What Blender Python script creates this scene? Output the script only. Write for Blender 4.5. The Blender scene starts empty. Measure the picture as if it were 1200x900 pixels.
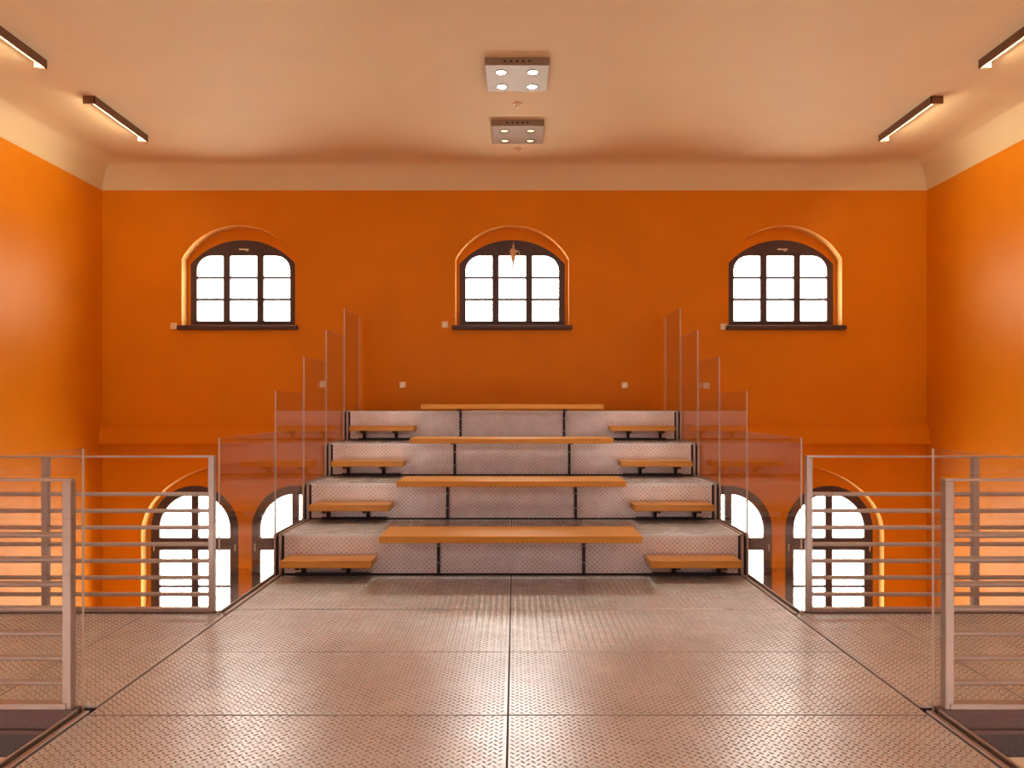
import bpy, bmesh, math
from mathutils import Vector

C = bpy.context.scene.collection
S = bpy.context.scene
PI = math.pi

# ------------------------------------------------------------------ camera
FPX, VPX, VPY = 900.0, 603.5, 478.0          # focal length and vanishing point in the 1200x900 frame
cam_d = bpy.data.cameras.new('camera')
cam = bpy.data.objects.new('camera', cam_d)
C.objects.link(cam)
cam.location = (0.034, 0.0, 1.5)
cam.rotation_euler = (PI / 2, 0, 0)
cam_d.sensor_width = 36.0
cam_d.lens = 36.0 * FPX / 1200.0
cam_d.shift_x = -(VPX - 600.0) / 1200.0
cam_d.shift_y = (VPY - 450.0) / 1200.0
cam_d.clip_start = 0.02
S.camera = cam

# ------------------------------------------------------------------ sky (flat bright overcast)
W = bpy.data.worlds.new('overcast_sky')
S.world = W
W.use_nodes = True
bg = W.node_tree.nodes['Background']
bg.inputs[0].default_value = (1.0, 0.945, 0.81, 1)
bg.inputs[1].default_value = 17.0

# ------------------------------------------------------------------ exposure
S.view_settings.view_transform = 'Standard'
S.view_settings.look = 'None'
S.view_settings.gamma = 1.0
S.view_settings.use_curve_mapping = False
S.view_settings.exposure = 0.1
S.cycles.max_bounces = 10
S.cycles.diffuse_bounces = 6
S.cycles.glossy_bounces = 6
S.cycles.transparent_max_bounces = 32
S.cycles.caustics_reflective = False
S.cycles.caustics_refractive = False
S.cycles.sample_clamp_indirect = 8.0

TUBE_POWER = 2.6      # strength factor of the linear lamps
SPOT_POWER = 1.0

# ------------------------------------------------------------------ material helpers
def srgb(r, g, b):
    def f(c):
        c /= 255.0
        return c / 12.92 if c <= 0.04045 else ((c + 0.055) / 1.055) ** 2.4
    return (f(r), f(g), f(b), 1.0)

class NT:
    def __init__(s, name):
        s.m = bpy.data.materials.new(name)
        s.m.use_nodes = True
        s.t = s.m.node_tree
        s.n = s.t.nodes
        s.bsdf = s.n['Principled BSDF']
        s.out = s.n['Material Output']
    def new(s, kind, **kw):
        nd = s.n.new(kind)
        for k, v in kw.items():
            setattr(nd, k, v)
        return nd
    def link(s, a, b):
        s.t.links.new(a, b)
    def math(s, op, a, b=None, c=None):
        nd = s.n.new('ShaderNodeMath')
        nd.operation = op
        for i, v in enumerate((a, b, c)):
            if v is None:
                continue
            if isinstance(v, (int, float)):
                nd.inputs[i].default_value = v
            else:
                s.link(v, nd.inputs[i])
        return nd.outputs[0]
    def noise(s, vec, scale, detail=4, rough=0.55):
        nd = s.n.new('ShaderNodeTexNoise')
        nd.inputs['Scale'].default_value = scale
        nd.inputs['Detail'].default_value = detail
        nd.inputs['Roughness'].default_value = rough
        s.link(vec, nd.inputs['Vector'])
        return nd.outputs['Fac']
    def ramp(s, fac, stops):
        nd = s.n.new('ShaderNodeValToRGB')
        e = nd.color_ramp.elements
        e[0].position, e[0].color = stops[0]
        e[1].position, e[1].color = stops[-1]
        for p, c in stops[1:-1]:
            x = e.new(p)
            x.color = c
        s.link(fac, nd.inputs[0])
        return nd.outputs[0]
    def coord(s, which='Object'):
        return s.n.new('ShaderNodeTexCoord').outputs[which]
    def bump(s, h, strength, dist):
        nd = s.n.new('ShaderNodeBump')
        nd.inputs['Strength'].default_value = strength
        nd.inputs['Distance'].default_value = dist
        s.link(h, nd.inputs['Height'])
        s.link(nd.outputs[0], s.bsdf.inputs['Normal'])
    def set(s, **kw):
        for k, v in kw.items():
            s.bsdf.inputs[k.replace('_', ' ')].default_value = v

def mix(c, k):
    return (c[0] * k, c[1] * k, c[2] * k, 1)

def m_plaster(name, col, var=0.12, rough=0.55, bump=0.25, spec=0.3, tint=(1, 1, 1, 1)):
    t = NT(name)
    co = t.coord()
    n = t.noise(co, 1.6, 5)
    t.link(t.ramp(n, [(0.25, mix(col, 1 - var)), (0.75, mix(col, 1 + var))]), t.bsdf.inputs['Base Color'])
    t.set(Roughness=rough)
    t.bsdf.inputs['Specular IOR Level'].default_value = spec
    t.bsdf.inputs['Specular Tint'].default_value = tint
    t.bump(t.noise(co, 38, 5, 0.65), bump, 0.006)
    return t.m

def m_plate(name, col, metallic=0.35, rough=0.42):
    """bare metal of the tread plates (their lozenges are geometry, see tread_panel)"""
    t = NT(name)
    co = t.coord()
    n = t.noise(co, 3.0, 5, 0.65)
    t.link(t.ramp(n, [(0.3, mix(col, 0.86)), (0.7, mix(col, 1.1))]), t.bsdf.inputs['Base Color'])
    n2 = t.noise(co, 9.0, 3)
    t.link(t.math('ADD', t.math('MULTIPLY', n2, 0.16), rough - 0.08), t.bsdf.inputs['Roughness'])
    t.set(Metallic=metallic)
    t.bump(t.noise(co, 140, 3), 0.15, 0.001)
    return t.m

def m_plain(name, col, rough=0.5, metallic=0.0, var=0.08, scale=20, spec=0.5):
    t = NT(name)
    n = t.noise(t.coord(), scale, 3)
    t.link(t.ramp(n, [(0.3, mix(col, 1 - var)), (0.7, mix(col, 1 + var))]), t.bsdf.inputs['Base Color'])
    t.set(Roughness=rough, Metallic=metallic)
    t.bsdf.inputs['Specular IOR Level'].default_value = spec
    return t.m

def m_wood(name, c1, c2):
    t = NT(name)
    co = t.coord()
    mp = t.new('ShaderNodeMapping')
    mp.inputs['Scale'].default_value = (1.2, 26, 26)
    t.link(co, mp.inputs['Vector'])
    n = t.noise(mp.outputs[0], 1.6, 6, 0.6)
    t.link(t.ramp(n, [(0.3, c1), (0.7, c2)]), t.bsdf.inputs['Base Color'])
    t.set(Roughness=0.34)
    t.bump(n, 0.12, 0.002)
    return t.m

def m_glass(name, tint, haze=0.03, r0=0.04):
    """thin clear sheet: straight-through transmission plus a Schlick reflection"""
    t = NT(name)
    geo = t.new('ShaderNodeNewGeometry')
    dot = t.new('ShaderNodeVectorMath', operation='DOT_PRODUCT')
    t.link(geo.outputs['Incoming'], dot.inputs[0])
    t.link(geo.outputs['Normal'], dot.inputs[1])
    c = t.math('SUBTRACT', 1.0, t.math('ABSOLUTE', dot.outputs['Value']))
    f = t.math('ADD', t.math('MULTIPLY', t.math('POWER', c, 5.0), (1 - r0) * 0.7), r0)
    tr = t.new('ShaderNodeBsdfTransparent')
    tr.inputs[0].default_value = tint
    df = t.new('ShaderNodeBsdfDiffuse')
    n = t.noise(t.coord(), 4.0, 5, 0.7)
    t.link(t.ramp(n, [(0.35, (0.55, 0.5, 0.5, 1)), (0.75, (0.9, 0.85, 0.8, 1))]), df.inputs[0])
    gl = t.new('ShaderNodeBsdfGlossy')
    gl.inputs['Roughness'].default_value = 0.02
    m1 = t.new('ShaderNodeMixShader')
    m1.inputs[0].default_value = haze
    t.link(tr.outputs[0], m1.inputs[1])
    t.link(df.outputs[0], m1.inputs[2])
    m2 = t.new('ShaderNodeMixShader')
    t.link(f, m2.inputs[0])
    t.link(m1.outputs[0], m2.inputs[1])
    t.link(gl.outputs[0], m2.inputs[2])
    t.link(m2.outputs[0], t.out.inputs[0])
    return t.m

def m_emit(name, col, strength):
    t = NT(name)
    t.set(Roughness=0.4)
    t.bsdf.inputs['Base Color'].default_value = (0.8, 0.8, 0.8, 1)
    t.bsdf.inputs['Emission Color'].default_value = col
    t.bsdf.inputs['Emission Strength'].default_value = strength
    return t.m

M = {}
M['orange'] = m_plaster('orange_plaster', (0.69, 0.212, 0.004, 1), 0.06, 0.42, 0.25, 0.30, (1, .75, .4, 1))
M['reveal'] = m_plaster('daylit_orange_reveal', (0.78, 0.38, 0.10, 1), 0.04, 0.42, 0.1, 0.35)  # wall paint made paler: strong daylight on the jambs put into the colour
M['ceiling'] = m_plaster('pale_ceiling_plaster', (0.72, 0.57, 0.37, 1), 0.03, 0.7, 0.15)
M['ground'] = m_plaster('pale_stone_floor', (0.62, 0.52, 0.40, 1), 0.08, 0.5, 0.1)
M['plate'] = m_plate('tread_plate', (0.80, 0.86, 0.98, 1), 0.35, 0.32)
M['riser'] = m_plate('tread_plate_warm_light', (0.82, 0.76, 0.84, 1), 0.35, 0.36)  # same metal as the floor; warmer light on the uprights tinted into the colour
M['lozenge_shade'] = m_plate('shaded_lozenges', (0.46, 0.45, 0.50, 1), 0.6, 0.27)  # darker than the plate: shade of the near flanks painted into the lozenges
M['steel'] = m_plain('brushed_aluminium', (0.47, 0.40, 0.40, 1), 0.38, 0.5, 0.05, 60)
M['dark'] = m_plain('dark_gap', (0.03, 0.012, 0.028, 1), 0.7)
M['darksteel'] = m_plain('dark_painted_steel', (0.022, 0.008, 0.022, 1), 0.5, 0.1)
M['beam'] = m_plain('grey_steel_beam', (0.12, 0.06, 0.07, 1), 0.5, 0.3)
M['wood'] = m_wood('oak_plank', (0.52, 0.22, 0.022, 1), (0.76, 0.37, 0.045, 1))
M['frame'] = m_plain('dark_window_wood', (0.055, 0.022, 0.026, 1), 0.45, 0, 0.2, 14)
M['glass'] = m_glass('balustrade_glass', (0.975, 0.965, 0.95, 1), 0.012, 0.03)
M['pane'] = m_glass('window_glass', (0.97, 0.97, 0.97, 1), 0.0, 0.04)
M['edge'] = m_plain('polished_glass_edge', (0.60, 0.53, 0.48, 1), 0.15, 0.0, 0.05)
M['white'] = m_plain('white_plastic', (0.85, 0.68, 0.48, 1), 0.4)
M['lamp_box'] = m_plain('bronze_lamp_housing', (0.20, 0.10, 0.06, 1), 0.4, 0.5)
M['reflector'] = m_plain('white_reflector', (0.9, 0.88, 0.84, 1), 0.3)
M['fixture'] = m_plain('grey_fixture_plate', (0.27, 0.19, 0.14, 1), 0.45, 0.2)
M['tube'] = m_emit('fluorescent_tube', (1.0, 0.86, 0.54, 1), 26.0 * TUBE_POWER)
M['bulb_on'] = m_emit('lit_halogen', (1.0, 0.86, 0.62, 1), 60.0 * SPOT_POWER)
M['bulb_dim'] = m_emit('dim_halogen', (1.0, 0.72, 0.38, 1), 0.8)
M['brass'] = m_plain('pale_metal_handle', (0.75, 0.66, 0.52, 1), 0.3, 0.6)
M['straw'] = m_plain('straw_ornament', (0.62, 0.42, 0.24, 1), 0.7)

# ------------------------------------------------------------------ mesh helpers
def wloc(o):
    v = Vector((0, 0, 0))
    while o:
        v += o.location
        o = o.parent
    return v

def tag(o, label=None, cat=None, group=None, kind=None):
    if label: o['label'] = label
    if cat: o['category'] = cat
    if group: o['group'] = group
    if kind: o['kind'] = kind
    return o

def thing(name, loc, label, cat, group=None, kind=None):
    o = bpy.data.objects.new(name, None)
    o.empty_display_size = 0.1
    o.location = loc
    C.objects.link(o)
    return tag(o, label, cat, group, kind)

class MB:
    """collects shapes in world coordinates; build() links them as ONE mesh object"""
    def __init__(s):
        s.v, s.f, s.mi = [], [], []
        s.smooth = False
    def add(s, vs, fs, mi=0):
        n = len(s.v)
        s.v += [tuple(p) for p in vs]
        s.f += [tuple(i + n for i in f) for f in fs]
        s.mi += [mi] * len(fs)
        return s
    def box(s, x0, x1, y0, y1, z0, z1, mi=0):
        vs = [(x0, y0, z0), (x1, y0, z0), (x1, y1, z0), (x0, y1, z0),
              (x0, y0, z1), (x1, y0, z1), (x1, y1, z1), (x0, y1, z1)]
        return s.add(vs, [(0, 3, 2, 1), (4, 5, 6, 7), (0, 1, 5, 4), (1, 2, 6, 5), (2, 3, 7, 6), (3, 0, 4, 7)], mi)
    def prism(s, poly, axis, a0, a1, mi=0):
        """poly: 2D points; axis 'x' (y,z), 'y' (x,z) or 'z' (x,y) extruded from a0 to a1"""
        def P(p, a):
            return {'x': (a, p[0], p[1]), 'y': (p[0], a, p[1]), 'z': (p[0], p[1], a)}[axis]
        n = len(poly)
        vs = [P(p, a0) for p in poly] + [P(p, a1) for p in poly]
        fs = [tuple(range(n))[::-1], tuple(range(n, 2 * n))]
        fs += [(i, (i + 1) % n, n + (i + 1) % n, n + i) for i in range(n)]
        return s.add(vs, fs, mi)
    def tube(s, p0, p1, r0, r1=None, n=12, mi=0):
        r1 = r0 if r1 is None else r1
        p0, p1 = Vector(p0), Vector(p1)
        d = (p1 - p0).normalized()
        a = d.orthogonal().normalized()
        b = d.cross(a)
        vs = []
        for p, r in ((p0, r0), (p1, r1)):
            for i in range(n):
                t = 2 * PI * i / n
                vs.append(p + (a * math.cos(t) + b * math.sin(t)) * r)
        fs = [(i, (i + 1) % n, n + (i + 1) % n, n + i) for i in range(n)]
        fs += [tuple(range(n))[::-1], tuple(range(n, 2 * n))]
        return s.add(vs, fs, mi)
    def lathe(s, c, prof, n=20, mi=0):
        """prof: (radius, z offset) downwards or upwards about the vertical through c"""
        vs, fs = [], []
        for r, z in prof:
            for i in range(n):
                t = 2 * PI * i / n
                vs.append((c[0] + r * math.cos(t), c[1] + r * math.sin(t), c[2] + z))
        for k in range(len(prof) - 1):
            for i in range(n):
                j = (i + 1) % n
                fs.append((k * n + i, k * n + j, (k + 1) * n + j, (k + 1) * n + i))
        fs.append(tuple(range(n)))
        fs.append(tuple(range((len(prof) - 1) * n, len(prof) * n)))
        return s.add(vs, fs, mi)
    def build(s, name, mat, parent=None, bevel=0.0, seg=1, label=None, smooth=None):
        off = wloc(parent) if parent else Vector((0, 0, 0))
        me = bpy.data.meshes.new(name)
        me.from_pydata([tuple(Vector(p) - off) for p in s.v], [], s.f)
        mats = mat if isinstance(mat, (list, tuple)) else [mat]
        for m in mats:
            me.materials.append(m)
        for p, i in zip(me.polygons, s.mi):
            p.material_index = i
        bm = bmesh.new()
        bm.from_mesh(me)
        bmesh.ops.recalc_face_normals(bm, faces=bm.faces)
        if bevel:
            es = [e for e in bm.edges if len(e.link_faces) == 2 and e.calc_face_angle(0) > 0.6]
            bmesh.ops.bevel(bm, geom=es, offset=bevel, segments=seg, affect='EDGES', clamp_overlap=True)
        bm.to_mesh(me)
        bm.free()
        if s.smooth or smooth:
            for p in me.polygons:
                p.use_smooth = True
            try:
                me.set_sharp_from_angle(angle=math.radians(35))
            except Exception:
                pass
        o = bpy.data.objects.new(name, me)
        C.objects.link(o)
        if parent:
            o.parent = parent
        if label:
            o['label'] = label
        return o

CU, CVV = 0.0225, 0.0415      # pitch of the lozenge columns and of the lozenges within a column
def tread_panel(name, parent, x0, x1, a0, a1, face, t, up):
    """stamped tread plate of thickness t with its lozenges; up: horizontal at height face (a = y), else vertical at depth face (a = z)"""
    off = wloc(parent)
    P = (lambda x, a, h: (x - off.x, a - off.y, face + h - off.z)) if up else (lambda x, a, h: (x - off.x, face - h - off.y, a - off.z))
    vs = [P(x0, a0, -t), P(x1, a0, -t), P(x1, a1, -t), P(x0, a1, -t), P(x0, a0, 0), P(x1, a0, 0), P(x1, a1, 0), P(x0, a1, 0)]
    fs = [(0, 3, 2, 1), (4, 5, 6, 7), (0, 1, 5, 4), (1, 2, 6, 5), (2, 3, 7, 6), (3, 0, 4, 7)]
    L, Wd, h = .0150, .0042, .0032
    r = math.sqrt(.5)
    prof = [(-L, 0, .0001), (0, -Wd, .0001), (L, 0, .0001), (0, Wd, .0001), (-L * .55, 0, h), (L * .55, 0, h)]
    tri = [(0, 1, 4), (1, 5, 4), (1, 2, 5), (2, 3, 5), (3, 4, 5), (3, 0, 4)]
    c = 0
    x = x0 + .018
    while x < x1 - .012:
        sg = 1 if c % 2 else -1
        a = a0 + .018 + (CVV / 2 if c % 2 else 0)
        while a < a1 - .012:
            n = len(vs)
            for u, v, w in prof:
                vs.append(P(x + (u - v) * r, a + sg * (u + v) * r, w))
            fs += [tuple(n + i for i in (q if sg > 0 else q[::-1])) for q in tri]
            a += CVV
        x += CU
        c += 1
    me = bpy.data.meshes.new(name)
    me.from_pydata(vs, [], fs)
    me.materials.append(M['plate' if up else 'riser'])
    me.materials.append(M['lozenge_shade'])
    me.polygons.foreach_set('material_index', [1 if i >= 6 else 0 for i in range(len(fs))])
    me.polygons.foreach_set('use_smooth', [i >= 6 for i in range(len(fs))])
    me.update()
    o = bpy.data.objects.new(name, me)
    C.objects.link(o)
    o.parent = parent
    return o

def plate(outer, holes, y0, y1):
    """filled XZ outline with holes, extruded from y0 to y1: returns (verts, faces)"""
    cd = bpy.data.curves.new('outline', 'CURVE')
    cd.dimensions = '2D'
    cd.fill_mode = 'BOTH'
    cd.extrude = (y1 - y0) / 2
    for pts in [outer] + holes:
        sp = cd.splines.new('POLY')
        sp.points.add(len(pts) - 1)
        for p, q in zip(sp.points, pts):
            p.co = (q[0], q[1], 0, 1)
        sp.use_cyclic_u = True
    o = bpy.data.objects.new('outline', cd)
    C.objects.link(o)
    me = o.to_mesh()
    yc = (y0 + y1) / 2
    vs = [(v.co.x, yc - v.co.z, v.co.y) for v in me.vertices]
    fs = [tuple(p.vertices) for p in me.polygons]
    o.to_mesh_clear()
    bpy.data.objects.remove(o)
    bpy.data.curves.remove(cd)
    return vs, fs

def arc_top(cx, hw, zb, zs, zt, n=24):
    """outline with vertical jambs and a segmental arch (rise zt-zs)"""
    r = zt - zs
    R = (hw * hw + r * r) / (2 * r)
    a = math.asin(min(1, hw / R))
    if r > hw * 0.999:
        a = PI / 2
    pts = [(cx - hw, zb), (cx + hw, zb)]
    for i in range(n + 1):
        t = a - 2 * a * i / n
        pts.append((cx + R * math.sin(t), zt - R + R * math.cos(t)))
    return pts

def ell_top(cx, hw, zb, zs, zt, n=36):
    pts = [(cx - hw, zb), (cx + hw, zb)]
    for i in range(n + 1):
        t = PI * i / n
        pts.append((cx + hw * math.cos(t), zs + (zt - zs) * math.sin(t)))
    return pts

# ------------------------------------------------------------------ room dimensions
XL, XR = -5.715, 5.77
YB, YF = 10.70, -3.2
ZF, ZC = -2.30, 4.89
ZW = 4.53                     # foot of the cove
LEV = 0.365                   # height of one tier
Y1 = [6.89, 7.81, 8.73, 9.65] # fronts of the tiers
HW = 2.07                     # half width of platform
UPX = (-3.82, -0.005, 3.80)   # upper window centres
UPX2 = (-3.70, 3.70)          # lower niche centres
LWX = (-4.51, -3.08, 3.06, 4.49)

# ------------------------------------------------------------------ room shell
MB().box(XL - .3, XR + .3, YF - .3, YB + .4, ZF - .2, ZF).build('floor', M['ground'])
tag(bpy.data.objects['floor'], 'pale floor of the hall far below the raised platform', 'floor', kind='structure')

def wall_with_windows(name, yface, sgn, lower, label):
    """sgn +1: the wall lies beyond yface (back wall), -1: before it (front wall)"""
    mb = MB()
    outer = [(XL - .3, ZF - .2), (XR + .3, ZF - .2), (XR + .3, ZC + .1), (XL - .3, ZC + .1)]
    big = [arc_top(x, 0.79, 2.645, 3.58, 4.045) for x in UPX]
    small = [arc_top(x, 0.746, 2.677, 3.54, 3.88) for x in UPX]
    if lower:
        big += [ell_top(x, 1.475, ZF + .02, -0.25, 0.74) for x in UPX2]
        small += [arc_top(x, 0.62, ZF + .12, -0.224, 0.396) for x in LWX]
    for holes, d0, d1 in ((big, 0.0, 0.20), (small, 0.20, 0.38)):
        a, b = sorted((yface + sgn * d0, yface + sgn * d1))
        mb.add(*plate(outer, holes, a, b))
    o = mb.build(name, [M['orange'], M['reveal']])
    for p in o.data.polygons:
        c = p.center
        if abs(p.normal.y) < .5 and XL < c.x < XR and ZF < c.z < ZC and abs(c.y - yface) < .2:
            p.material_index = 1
    return tag(o, label, 'wall', kind='structure')

wall_with_windows('wall_back', YB, 1, True, 'orange end wall with three arched windows above and arched niches below')
wall_with_windows('wall_front', YF, -1, True, 'unseen orange end wall behind the viewer, its arched windows added for light')
tag(MB().box(XL - .3, XL, YF, YB, ZF, ZC + .1).build('wall_left', M['orange']),
    'plain orange side wall on the left', 'wall', kind='structure')
tag(MB().box(XR, XR + .3, YF, YB, ZF, ZC + .1).build('wall_right', M['orange']),
    'plain orange side wall on the right', 'wall', kind='structure')

# ceiling with a concave cove running round the room
mb = MB()
CV = 0.36
rings = []
NS = 14
for i in range(NS + 1):
    t = (PI / 2) * i / NS
    ins = CV * (1 - math.cos(t))
    z = ZW + CV * math.sin(t)
    rings.append([(XL + ins, YF + ins, z), (XR - ins, YF + ins, z), (XR - ins, YB - ins, z), (XL + ins, YB - ins, z)])
vs = [p for r in rings for p in r]
fs = []
for i in range(NS):
    for k in range(4):
        j = (k + 1) % 4
        fs.append((i * 4 + k, i * 4 + j, (i + 1) * 4 + j, (i + 1) * 4 + k))
fs.append(tuple(NS * 4 + k for k in range(4)))
# a thin lip at the foot of the cove and the slab above, so that the ceiling is a solid
n0 = len(vs)
vs += [(XL, YF, ZC + .1), (XR, YF, ZC + .1), (XR, YB, ZC + .1), (XL, YB, ZC + .1)]
fs += [(n0, n0 + 1, n0 + 2, n0 + 3)] + [(k, (k + 1) % 4, n0 + (k + 1) % 4, n0 + k) for k in range(4)]
ceil = mb.add(vs, fs).build('ceiling', M['ceiling'], smooth=True)
tag(ceil, 'pale plaster ceiling with a curved cove along the walls', 'ceiling', kind='structure')

# sloping ledge on the back wall between the two rows of windows
zt, zb = 1.5 - 0.226, 1.5 - 0.497
tag(MB().prism([(YB, zt), (YB - .07, zt - .06), (YB - .10, zb), (YB, zb)], 'x', XL, XR).build('trim_1', M['orange']),
    'orange ledge running across the end wall below the upper windows', 'ledge', kind='structure')

# ------------------------------------------------------------------ windows
def rr(x0, x1, z0, z1, r=0.0, side=0):
    """rectangle, optionally with its upper outer corner rounded (side -1 left, +1 right)"""
    p = [(x0, z0), (x1, z0)]
    if side > 0:
        p += [(x1 - r + r * math.cos(t), z1 - r + r * math.sin(t)) for t in [PI / 2 * i / 8 for i in range(9)]]
        p += [(x0, z1)]
    elif side < 0:
        p += [(x1, z1)]
        p += [(x0 + r - r * math.sin(t), z1 - r + r * math.cos(t)) for t in [PI / 2 * i / 8 for i in range(9)]]
    else:
        p += [(x1, z1), (x0, z1)]
    return p

def upper_window(name, cx, yface, sgn, label, handle=True):
    w = thing(name, (cx, yface + sgn * .2, 2.645), label, 'window', kind='structure')
    Y = lambda a, b: tuple(sorted((yface + sgn * a, yface + sgn * b)))
    cols = [(-.66, -.285, -1), (-.19, .19, 0), (.285, .66, 1)]
    zz = [2.735, 3.04, 3.35, 3.66]
    holes = [rr(cx + a, cx + b, zz[0], zz[3], .21, s) for a, b, s in cols]
    y0, y1 = Y(.196, .255)
    mb = MB()
    mb.add(*plate(arc_top(cx, .746, 2.677, 3.54, 3.88), holes, y0, y1))
    mb.build('frame', M['frame'], w)
    for x in (-.2375, .2375):
        ya, yb = Y(.186, .196)
        MB().box(cx + x - .036, cx + x + .036, ya, yb, 2.70, 3.70).build('mullion', M['frame'], w, .006)
    ya, yb = Y(.205, .24)
    yp0, yp1 = Y(.215, .221)
    for a, b, s in cols:
        for z in zz[1:3]:
            MB().box(cx + a, cx + b, ya, yb, z - .016, z + .016).build('glazing_bar', M['frame'], w)
        for k in range(3):
            mb = MB()
            z0 = zz[k] + (.016 if k else 0)
            z1 = zz[k + 1] - (.016 if k < 2 else 0)
            mb.add(*plate(rr(cx + a, cx + b, z0, z1, .21, s if k == 2 else 0), [], yp0, yp1))
            mb.build('pane', M['pane'], w)
    ya, yb = Y(-.07, .19)
    MB().box(cx - .835, cx + .835, ya, yb, 2.585, 2.645).build('sill', M['frame'], w, .01)
    if handle:
        ya, yb = Y(.16, .19)
        h = MB()
        h.box(cx - .05, cx + .09, ya, ya + .015, 3.735, 3.752)
        h.tube((cx + .06, ya, 3.735), (cx + .06, yb + .01, 3.735), .018)
        h.build('handle', M['brass'], w, label='small pale metal catch')
    return w

upper_window('window_1', UPX[0], YB, 1, 'dark framed arched upper window on the left with bright left jamb')
upper_window('window_2', UPX[1], YB, 1, 'middle dark framed arched upper window with an ornament hanging in it', handle=False)
upper_window('window_3', UPX[2], YB, 1, 'dark framed arched upper window on the right with bright right jamb')

def lower_window(name, cx, yface, sgn, label):
    zs, zt, zb = -.224, .396, ZF + .12
    w = thing(name, (cx, yface + sgn * .2, zb), label, 'window', kind='structure')
    Y = lambda a, b: tuple(sorted((yface + sgn * a, yface + sgn * b)))
    R = .50
    def quarter(s):
        p = [(cx + s * .05, -.345), (cx + s * R, -.345), (cx + s * R, zs)]
        a0 = math.asin(.05 / R)
        for i in range(1, 13):
            t = (PI / 2 - a0) * i / 12
            p.append((cx + s * R * math.cos(t), zs + R * math.sin(t)))
        return p if s > 0 else p[::-1]
    zbars = [-2.06, -1.56, -1.036, -.52]
    holes = [quarter(1), quarter(-1)]
    for s in (-1, 1):
        a, b = sorted((cx + s * .05, cx + s * .5))
        holes.append(rr(a, b, zbars[0], zbars[-1]))
    y0, y1 = Y(.196, .255)
    mb = MB()
    mb.add(*plate(arc_top(cx, .62, zb, zs, zt), holes, y0, y1))
    mb.build('frame', M['frame'], w)
    ya, yb = Y(.182, .196)
    MB().box(cx - .545, cx + .545, ya, yb, -.50, -.365).build('transom', M['frame'], w, .006)
    MB().box(cx - .035, cx + .035, ya, yb, -.365, .26).build('mullion', M['frame'], w, .006)
    MB().box(cx - .035, cx + .035, ya, yb, -2.08, -.50).build('mullion', M['frame'], w, .006)
    yp0, yp1 = Y(.215, .221)
    ya, yb = Y(.205, .24)
    for s in (-1, 1):
        a, b = sorted((cx + s * .05, cx + s * .5))
        mb = MB(); mb.add(*plate(quarter(s), [], yp0, yp1)); mb.build('pane', M['pane'], w)
        for z in zbars[1:3]:
            MB().box(a, b, ya, yb, z - .015, z + .015).build('glazing_bar', M['frame'], w)
        for k in range(3):
            MB().box(a, b, yp0, yp1, zbars[k] + (.015 if k else 0), zbars[k + 1] - (.015 if k < 2 else 0)).build('pane', M['pane'], w)
        yh, yk = Y(.18, .2)
        MB().box(cx + s * .575 - .008, cx + s * .575 + .008, yh, yk, -.53, -.43).build('hinge', M['brass'], w, label='small pale metal hinge')
    return w

for i, (x, lab) in enumerate(zip(LWX, (
        'arched lower window at far left behind the rail',
        'arched lower window left of the tiers, seen through glass',
        'arched lower window right of the tiers, seen through glass',
        'arched lower window at far right behind the rail'))):
    lower_window('window_%d' % (i + 4), x, YB, 1, lab)
# unseen windows added behind the viewer to bring daylight from that side
for i, x in enumerate(UPX):
    w = upper_window('window_%d' % (i + 8), x, YF, -1,
        ('unseen arched upper window added for light behind the viewer, left one', 'unseen arched upper window added for light behind the viewer, middle one', 'unseen arched upper window added for light behind the viewer, right one')[i])
for i, x in enumerate(LWX):
    lower_window('window_%d' % (i + 11), x, YF, -1, 'unseen arched lower window added for light behind the viewer, number %s from left' % ('one', 'two', 'three', 'four')[i])

# light portals: they give off nothing, they only tell the sampler where the sky comes in
def portal(w, cx, z, wd, ht, y, sgn):
    ld = bpy.data.lights.new('sky_portal', 'AREA')
    ld.shape = 'RECTANGLE'
    ld.size, ld.size_y = wd, ht
    ld.cycles.is_portal = True
    o = bpy.data.objects.new('sky_portal', ld)
    C.objects.link(o)
    o.rotation_euler = (-sgn * PI / 2, 0, 0)
    o.parent = w
    o.location = Vector((cx, y + sgn * .40, z)) - w.location
for o in list(S.objects):
    if o.name.startswith('window_'):
        sg = 1 if o.location.y > 0 else -1
        yw = YB if sg > 0 else YF
        if o.location.z > 0:
            portal(o, o.location.x, 3.27, 1.52, 1.25, yw, sg)
        else:
            portal(o, o.location.x, (ZF + .5) / 2, 1.26, .52 - ZF, yw, sg)

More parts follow.
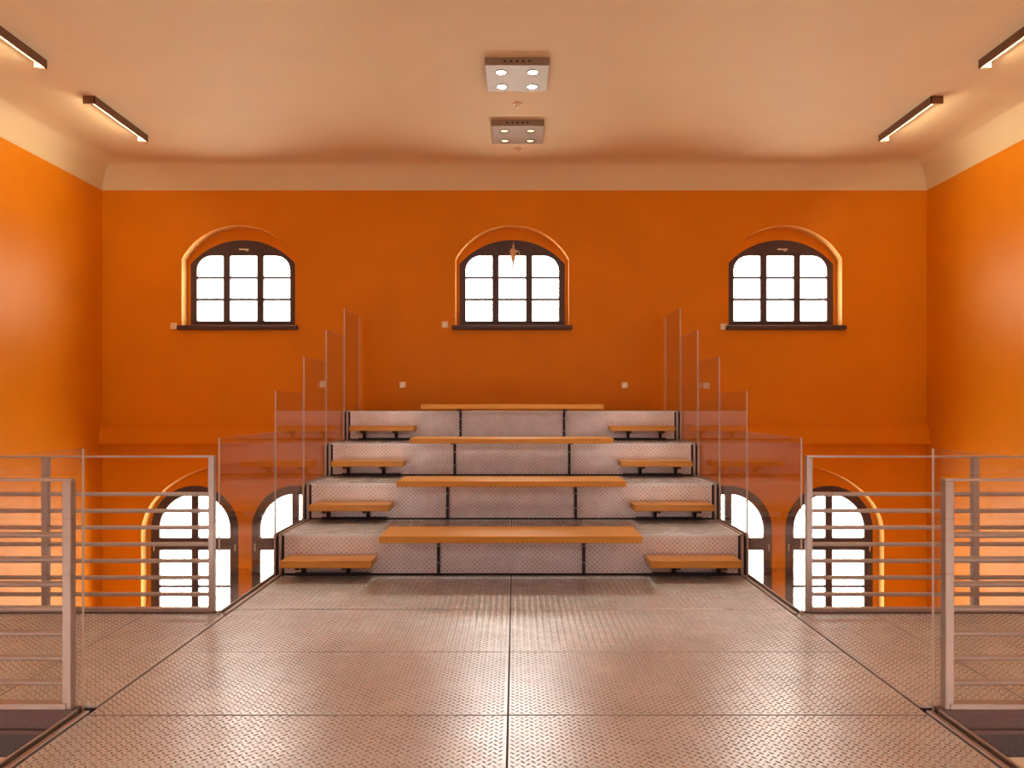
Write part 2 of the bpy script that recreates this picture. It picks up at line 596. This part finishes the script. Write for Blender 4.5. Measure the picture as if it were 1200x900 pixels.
# ------------------------------------------------------------------ raised platform
plat = thing('raised_platform', (0, 2.0, -.25), 'central raised walkway of tread plate panels in front of the tiers', 'platform')
ys = [6.88, 5.72, 4.72, 3.75, 2.77, 1.80, .82, -.16, -1.14, -2.1]
for a, b in zip(ys[1:], ys[:-1]):
    for s in (-1, 1):
        x0, x1 = sorted((s * .005, s * (HW - .02)))
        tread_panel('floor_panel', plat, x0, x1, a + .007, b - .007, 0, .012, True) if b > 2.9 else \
            MB().box(x0, x1, a + .007, b - .007, -.012, 0).build('floor_panel', M['plate'], plat)
for s in (-1, 1):
    # edge: dark gap, pale channel strip, outer strip
    def ex(a, b): return sorted((s * a, s * b))
    x0, x1 = ex(HW - .012, HW + .016)
    MB().box(x0, x1, -2.1, 3.78, -.05, .012).build('edge_channel', M['steel'], plat, .003)
    x0, x1 = ex(HW + .044, HW + .060)
    MB().box(x0, x1, -2.1, 3.78, -.05, .016).build('edge_channel', M['steel'], plat, .003)
    x0, x1 = ex(HW - .012, HW + .016)
    MB().box(x0, x1, 5.56, 6.878, -.05, .012).build('edge_channel', M['steel'], plat, .003)
    x0, x1 = ex(HW + .044, HW + .060)
    MB().box(x0, x1, 5.56, 6.878, -.05, .016).build('edge_channel', M['steel'], plat, .003)
    x0, x1 = ex(HW - .20, HW + .06)
    MB().box(x0, x1, -2.1, 10.6, -.24, -.05).build('side_beam', M['beam'], plat)
    for y in (-1.6, 1.6, 4.0, 5.4, 8.0, 10.2):
        MB().tube((s * 1.97, y, ZF), (s * 1.97, y, -.24), .06, n=14).build('support_column', M['beam'], plat)
MB().box(-HW - .06, HW + .06, -2.1, 3.79, -.05, -.013).build('substructure', M['dark'], plat)
MB().box(-HW + .025, HW - .025, -2.1, 6.87, -.02, -.003).build('joint_seal', M['dark'], plat)
MB().box(-HW + .0, HW - .0, 3.79, 5.55, -.05, -.030).build('substructure', M['dark'], plat)
MB().box(-HW - .06, HW + .06, 5.55, 6.93, -.05, -.013).build('substructure', M['dark'], plat)

# ------------------------------------------------------------------ side landings
for s, nm in ((-1, 'left'), (1, 'right')):
    xw = abs(XL if s < 0 else XR) - .01
    land = thing('side_landing', (s * 3.9, 4.7, -.2), 'tread plate landing between two rails leading to the %s wall' % nm, 'landing')
    xs = [HW - .008, 2.655, 3.18, 3.705, 4.23, 4.755, 5.28, xw]
    for a, b in zip(xs[:-1], xs[1:]):
        x0, x1 = sorted((s * (a + .006), s * (b - .006)))
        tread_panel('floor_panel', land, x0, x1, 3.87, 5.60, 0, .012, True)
    x0, x1 = sorted((s * (HW + .005), s * xw))
    MB().box(x0, x1, 3.88, 5.595, -.04, -.003).build('substructure', M['dark'], land)
    for y0, y1 in ((3.80, 3.86), (5.61, 5.67)):
        x0, x1 = sorted((s * (HW + .065), s * xw))
        b = MB()
        b.box(x0, x1, y0, y1, -.022, .004)
        b.box(x0, x1, y0 + .024, y0 + .036, -.098, -.022)
        b.box(x0, x1, y0, y1, -.116, -.098)
        b.build('edge_beam', M['beam'], land)
        MB().box(x0, x1, y0 + .035, y0 + .05, -.245, -.117).build('fascia', M['darksteel'], land)

# ------------------------------------------------------------------ railings
def railing(y, s, label):
    xw = abs(XL if s < 0 else XR) - .005
    xa = 2.19
    r = thing('railing', (s * xa, y, 0), label, 'railing', 'steel railings beside the landings')
    posts = [xa, xa + 1.22, xa + 2.44, xw - .03]
    ht = 1.135
    for x in posts:
        MB().box(s * x - .0225, s * x + .0225, y - .0225, y + .0225, .004, ht).build('post', M['steel'], r, .003)
    x0, x1 = sorted((s * xa, s * xw))
    MB().box(x0 - (.0225 if s > 0 else 0), x1 + (.0225 if s < 0 else 0), y - .02, y + .02, ht, ht + .014).build('top_rail', M['steel'], r, .002)
    for k in range(7):
        z = .132 + .1225 * k
        MB().tube((x0, y, z), (x1, y, z), .0155, n=12).build('bar', M['steel'], r, smooth=True)
    MB().box(x0, x1, y - .028, y + .028, .004, .035).build('bottom_rail', M['steel'], r, .003)

railing(3.83, -1, 'nearer left railing of horizontal bars, just behind the front glass sheet')
railing(5.64, -1, 'farther left railing of horizontal bars before the lower windows')
railing(3.83, 1, 'nearer right railing of horizontal bars, just behind the front glass sheet')
railing(5.64, 1, 'farther right railing of horizontal bars before the lower windows')

# ------------------------------------------------------------------ tiers, benches and steps
ORD = ('lowest', 'second', 'third', 'topmost')
for k in range(4):
    y, z0, z1 = Y1[k], LEV * k, LEV * (k + 1)
    yn = Y1[k + 1] if k < 3 else 10.60
    t = thing('seating_tier', (0, (y + yn) / 2, z0), '%s tread plate seating tier%s' % (ORD[k], (' rising from the walkway', ' from below', ' from below', ' against the end wall')[k]),
              'seating tier', 'seating tiers')
    MB().box(-HW - .055, HW + .055, y + .016, yn + (.01 if k == 3 else .02), z0 - .012, z1 - .014).build('body', M['dark'], t)
    jx = .65
    for a, b in ((-HW + .035, -jx - .014), (-jx + .014, jx - .014), (jx + .014, HW - .035)):
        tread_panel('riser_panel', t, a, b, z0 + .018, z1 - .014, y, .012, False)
    for a, b in ((-HW + .02, -.004), (.004, HW - .02)):
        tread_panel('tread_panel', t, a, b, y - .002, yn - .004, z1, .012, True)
    for s in (-1, 1):
        x0, x1 = sorted((s * (HW - .012), s * (HW + .014)))
        MB().box(x0, x1, y - .01, yn - .012, z0 + .002, z1 + .008).build('edge_channel', M['steel'], t, .003)
        x0, x1 = sorted((s * (HW + .046), s * (HW + .06)))
        MB().box(x0, x1, y - .01, yn - .012, z0 + .002, z1 + .008).build('edge_channel', M['steel'], t, .003)

    # bench in front of the riser
    zt = z0 + .447
    b = thing('bench', (0, y - .3, z0), '%s orange wooden bench plank in the middle of the tiers' % ORD[k], 'bench', 'wooden benches')
    MB().box(-1.08, 1.08, y - .60, y - .06, zt - .055, zt).build('seat_plank', M['wood'], b, .004)
    for x in (-jx, jx):
        p = MB()
        p.box(x - .013, x + .013, y - .04, y - .012, z0 + .018, zt - .056)
        p.build('support_post', M['darksteel'], b)
        a = MB()
        a.prism([(y - .5, zt - .056), (y - .04, zt - .056), (y - .04, zt - .09), (y - .5, zt - .068)], 'x', x - .009, x + .009)
        a.build('arm', M['darksteel'], b)
        for zz in (z0 + .12, z0 + .27):
            MB().tube((x, y - .046, zz), (x, y - .039, zz), .008, n=8).build('bolt', M['steel'], b)

    # small half steps at both sides
    for s, nm in ((-1, 'left'), (1, 'right')):
        zt2 = z0 + .185
        st = thing('step', (s * 1.6, y - .15, z0), '%s small wooden step at the %s end of the tiers' % (ORD[k], nm), 'step', 'wooden half steps beside the benches')
        x0, x1 = sorted((s * 1.20, s * 1.985))
        MB().box(x0, x1, y - .30, y - .02, zt2 - .062, zt2).build('plank', M['wood'], st, .004)
        for x in (1.45, 1.85):
            q = MB()
            q.prism([(y - .27, zt2 - .063), (y - .012, zt2 - .063), (y - .012, z0 + .02), (y - .05, z0 + .02), (y - .09, zt2 - .10), (y - .27, zt2 - .085)],
                    'x', s * x - .014, s * x + .014)
            q.build('bracket', M['darksteel'], st)
        MB().box(x0 + .06, x1 - .06, y - .04, y - .012, z0 + .004, z0 + .030).build('mounting_rail', M['darksteel'], st)

# ------------------------------------------------------------------ glass balustrades
def glass(s, y0, y1, z0, z1, label):
    x0, x1 = sorted((s * (HW + .024), s * (HW + .036)))
    mb = MB()
    vs = [(x0, y0, z0), (x1, y0, z0), (x1, y1, z0), (x0, y1, z0), (x0, y0, z1), (x1, y0, z1), (x1, y1, z1), (x0, y1, z1)]
    mb.add(vs, [(1, 2, 6, 5), (3, 0, 4, 7)], 0)
    mb.add(vs, [(0, 3, 2, 1), (4, 5, 6, 7), (0, 1, 5, 4), (2, 3, 7, 6)], 1)
    r = thing('glass_panel', (s * (HW + .03), (y0 + y1) / 2, z0), label, 'glass panel', 'glass balustrade sheets')
    v = MB(); v.add(vs, [(1, 2, 6, 5), (3, 0, 4, 7), (0, 3, 2, 1)], 0)
    e = MB(); e.add(vs, [(4, 5, 6, 7), (0, 1, 5, 4), (2, 3, 7, 6)], 1)
    v.v += e.v; v.f += [tuple(i + 8 for i in f) for f in e.f]; v.mi += e.mi
    v.build('glass_sheet', [M['glass'], M['edge']], r)
    for y in (y0 + .18, y1 - .18):
        MB().box(s * (HW + .03) - .013, s * (HW + .03) + .013, y - .03, y + .03, z0 - .03, z0 + .012).build('clamp', M['steel'], r)

for s, nm in ((-1, 'left'), (1, 'right')):
    glass(s, 1.2, 3.795, -.03, 1.30, 'nearest clear glass sheet on the %s, in front of the rails' % nm)
    glass(s, -1.6, 1.18, -.03, 1.30, 'clear glass sheet beside the viewer on the %s' % nm)
    glass(s, 5.54, 6.83, -.03, 1.285, 'wide clear glass sheet on the %s just before the lowest tier' % nm)
    for k in range(4):
        yn = Y1[k + 1] if k < 3 else 10.60
        glass(s, Y1[k] - .045, yn - .06, LEV * (k + 1) - .03, 1.285 + LEV * (k + 1),
              'tall clear glass sheet at the %s side of the %s tier' % (nm, ORD[k]))

# ------------------------------------------------------------------ linear wall-washing lamps
def linear_lamp(s, y0, y1, label):
    x = 4.62 if s > 0 else -4.595
    z1, z0 = ZC, ZC - .085
    l = thing('linear_ceiling_lamp', (x, (y0 + y1) / 2, ZC), label, 'ceiling lamp', 'linear lamps along the ceiling')
    w = .066
    h = MB()
    # housing: back, the side to the room full height, the wall side shallower so the light falls on the wall
    h.box(x - w, x + w, y0, y1, z1 - .012, z1)
    xi = x - s * w
    a, b = sorted((xi, xi + s * .010)); h.box(a, b, y0, y1, z0, z1 - .012)
    xo = x + s * w
    a, b = sorted((xo, xo - s * .008)); h.box(a, b, y0, y1, z1 - .022, z1 - .012)
    h.box(x - w, x + w, y0, y0 + .008, z0, z1 - .012)
    h.box(x - w, x + w, y1 - .008, y1, z0, z1 - .012)
    h.build('housing', M['lamp_box'], l)
    rf = MB()
    prof = [(xi + s * .0105, z0 + .003), (xi + s * .0105, z1 - .03), (xi + s * .014, z1 - .02), (xi + s * .022, z1 - .0145), (xo, z1 - .0135)]
    for p, q in zip(prof[:-1], prof[1:]):
        rf.add([(p[0], y0 + .009, p[1]), (q[0], y0 + .009, q[1]), (q[0], y1 - .009, q[1]), (p[0], y1 - .009, p[1])], [(0, 1, 2, 3)])
    for y in (y0 + .0095, y1 - .0095):
        rf.add([(x - w + .012, y, z0 + .014), (x + w - .012, y, z0 + .014), (x + w - .012, y, z1 - .014), (x - w + .012, y, z1 - .014)], [(0, 1, 2, 3)])
    rf.build('reflector', M['reflector'], l)
    MB().tube((xi + s * .034, y0 + .03, z0 + .040), (xi + s * .034, y1 - .03, z0 + .040), .013, n=12).build('tube', M['tube'], l, smooth=True)

for s, nm in ((-1, 'left'), (1, 'right')):
    for y0, lab in ((8.34, 'linear ceiling lamp nearest the end wall on the %s'), (6.28, 'linear ceiling lamp cut by the %s picture edge'),
                    (4.22, 'linear ceiling lamp over the %s landing, out of view'), (2.16, 'linear ceiling lamp level with the viewer on the %s, out of view')):
        linear_lamp(s, y0, y0 + 1.21, lab % nm)

# ------------------------------------------------------------------ square ceiling spotlights
def spot_fixture(xc, y0, y1, lit, label):
    f = thing('square_ceiling_spotlight', (xc, (y0 + y1) / 2, ZC), label, 'ceiling light', 'square four-lamp ceiling lights')
    hw = .312
    zb = ZC - .075
    MB().box(xc - hw, xc + hw, y0, y1, zb, ZC).build('housing', M['fixture'], f, .004)
    for i in range(5):
        x = xc - .12 + .06 * i
        MB().box(x - .012, x + .012, y0 - .002, y0 + .002, zb + .03, zb + .048).build('vent_slot', M['dark'], f)
    for yy in (y0 + .16, y0 + .50):
        for sx in (-.157, .157):
            c = (xc + sx, yy, zb)
            ring = MB()
            ring.lathe(c, [(.058, .001), (.062, -.004), (.056, -.008), (.050, -.004), (.048, .001)], 24)
            rg = ring.build('trim_ring', M['darksteel'], f, smooth=True)
            MB().lathe(c, [(.048, .0), (.044, -.003), (.022, -.006), (.004, -.007)], 20).build('lamp', M['bulb_on' if lit else 'bulb_dim'], f, smooth=True)
    if lit:
        for yy in (y0 + .16, y0 + .50):
            for sx in (-.157, .157):
                ld = bpy.data.lights.new('spot_beam', 'SPOT')
                ld.energy = 60 * SPOT_POWER
                ld.color = (1.0, .86, .66)
                ld.spot_size = math.radians(75)
                ld.spot_blend = .6
                ld.shadow_soft_size = .03
                lo = bpy.data.objects.new('spot_beam', ld)
                C.objects.link(lo)
                lo.parent = f
                lo.location = Vector((xc + sx, yy, zb - .02)) - f.location

spot_fixture(.055, 7.43, 8.05, True, 'nearer square ceiling light with four glaring lit spots')
spot_fixture(.065, 9.03, 9.65, False, 'farther square ceiling light with four dim spots')

def detector(x, y, label):
    d = thing('smoke_detector', (x, y, ZC), label, 'smoke detector', 'small round ceiling detectors')
    MB().lathe((x, y, ZC), [(.052, 0), (.052, -.014), (.046, -.020)], 24).build('base', M['white'], d, smooth=True)
    MB().lathe((x, y, ZC), [(.030, -.018), (.030, -.036), (.022, -.046), (.006, -.05)], 20).build('sensor_head', M['white'], d, smooth=True)
detector(.062, 8.56, 'small round ceiling detector between the two square lights')
detector(.068, 10.05, 'small round ceiling detector between the farther square light and the end wall')

# ------------------------------------------------------------------ wall sockets
def socket(px, py, label):
    x = (px - VPX) * YB / FPX + .034
    z = 1.5 + (VPY - py) * YB / FPX
    o = thing('wall_socket', (x, YB, z), label, 'wall socket', 'small square wall plates')
    MB().box(x - .043, x + .043, YB - .010, YB, z - .043, z + .043).build('cover_plate', M['white'], o, .003)
    MB().tube((x, YB - .0115, z), (x, YB - .009, z), .024, n=18).build('insert', M['brass'], o)

for px, py, lab in ((203.5, 382, 'small square wall plate beside the left upper window'),
                    (521.5, 380.5, 'small square wall plate beside the middle upper window'),
                    (848, 383, 'small square wall plate beside the right upper window'),
                    (379, 450, 'small square wall plate seen through the left glass sheets'),
                    (472, 451, 'small square wall plate above the left end of the topmost bench'),
                    (732, 451.5, 'small square wall plate above the right end of the topmost bench'),
                    (828, 452, 'small square wall plate seen through the right glass sheets')):
    socket(px, py, lab)

# ------------------------------------------------------------------ ornament in the middle window
ox, oy, oz = .012, YB + .13, 3.60
orn = thing('hanging_ornament', (ox, oy, oz - .08), 'small straw coloured ornament hanging on a thread in the middle window', 'ornament')
MB().tube((ox, oy, 3.84), (ox, oy, oz + .19), .003, n=6).build('thread', M['white'], orn)
MB().lathe((ox, oy, oz + .175), [(.004, .025), (.018, .012), (.02, 0), (.014, -.014), (.004, -.02)], 12).build('head', M['straw'], orn, smooth=True)
MB().lathe((ox - .005, oy, oz), [(.012, .16), (.04, .13), (.034, .06), (.03, 0), (.014, -.04), (.010, -.13), (.003, -.135)], 14).build('body', M['straw'], orn, smooth=True)
for s in (-1, 1):
    MB().tube((ox + s * .015, oy, oz + .13), (ox + s * .055, oy, oz + .10), .012, .008, 8).build('arm', M['straw'], orn, smooth=True)
ringm = MB()
for i in range(10):
    t0, t1 = -1.6 + .32 * i, -1.6 + .32 * (i + 1)
    ringm.tube((ox + .055 + .028 * math.cos(t0), oy, oz + .07 + .05 * math.sin(t0)), (ox + .055 + .028 * math.cos(t1), oy, oz + .07 + .05 * math.sin(t1)), .004, n=6)
ringm.build('hoop', M['brass'], orn)
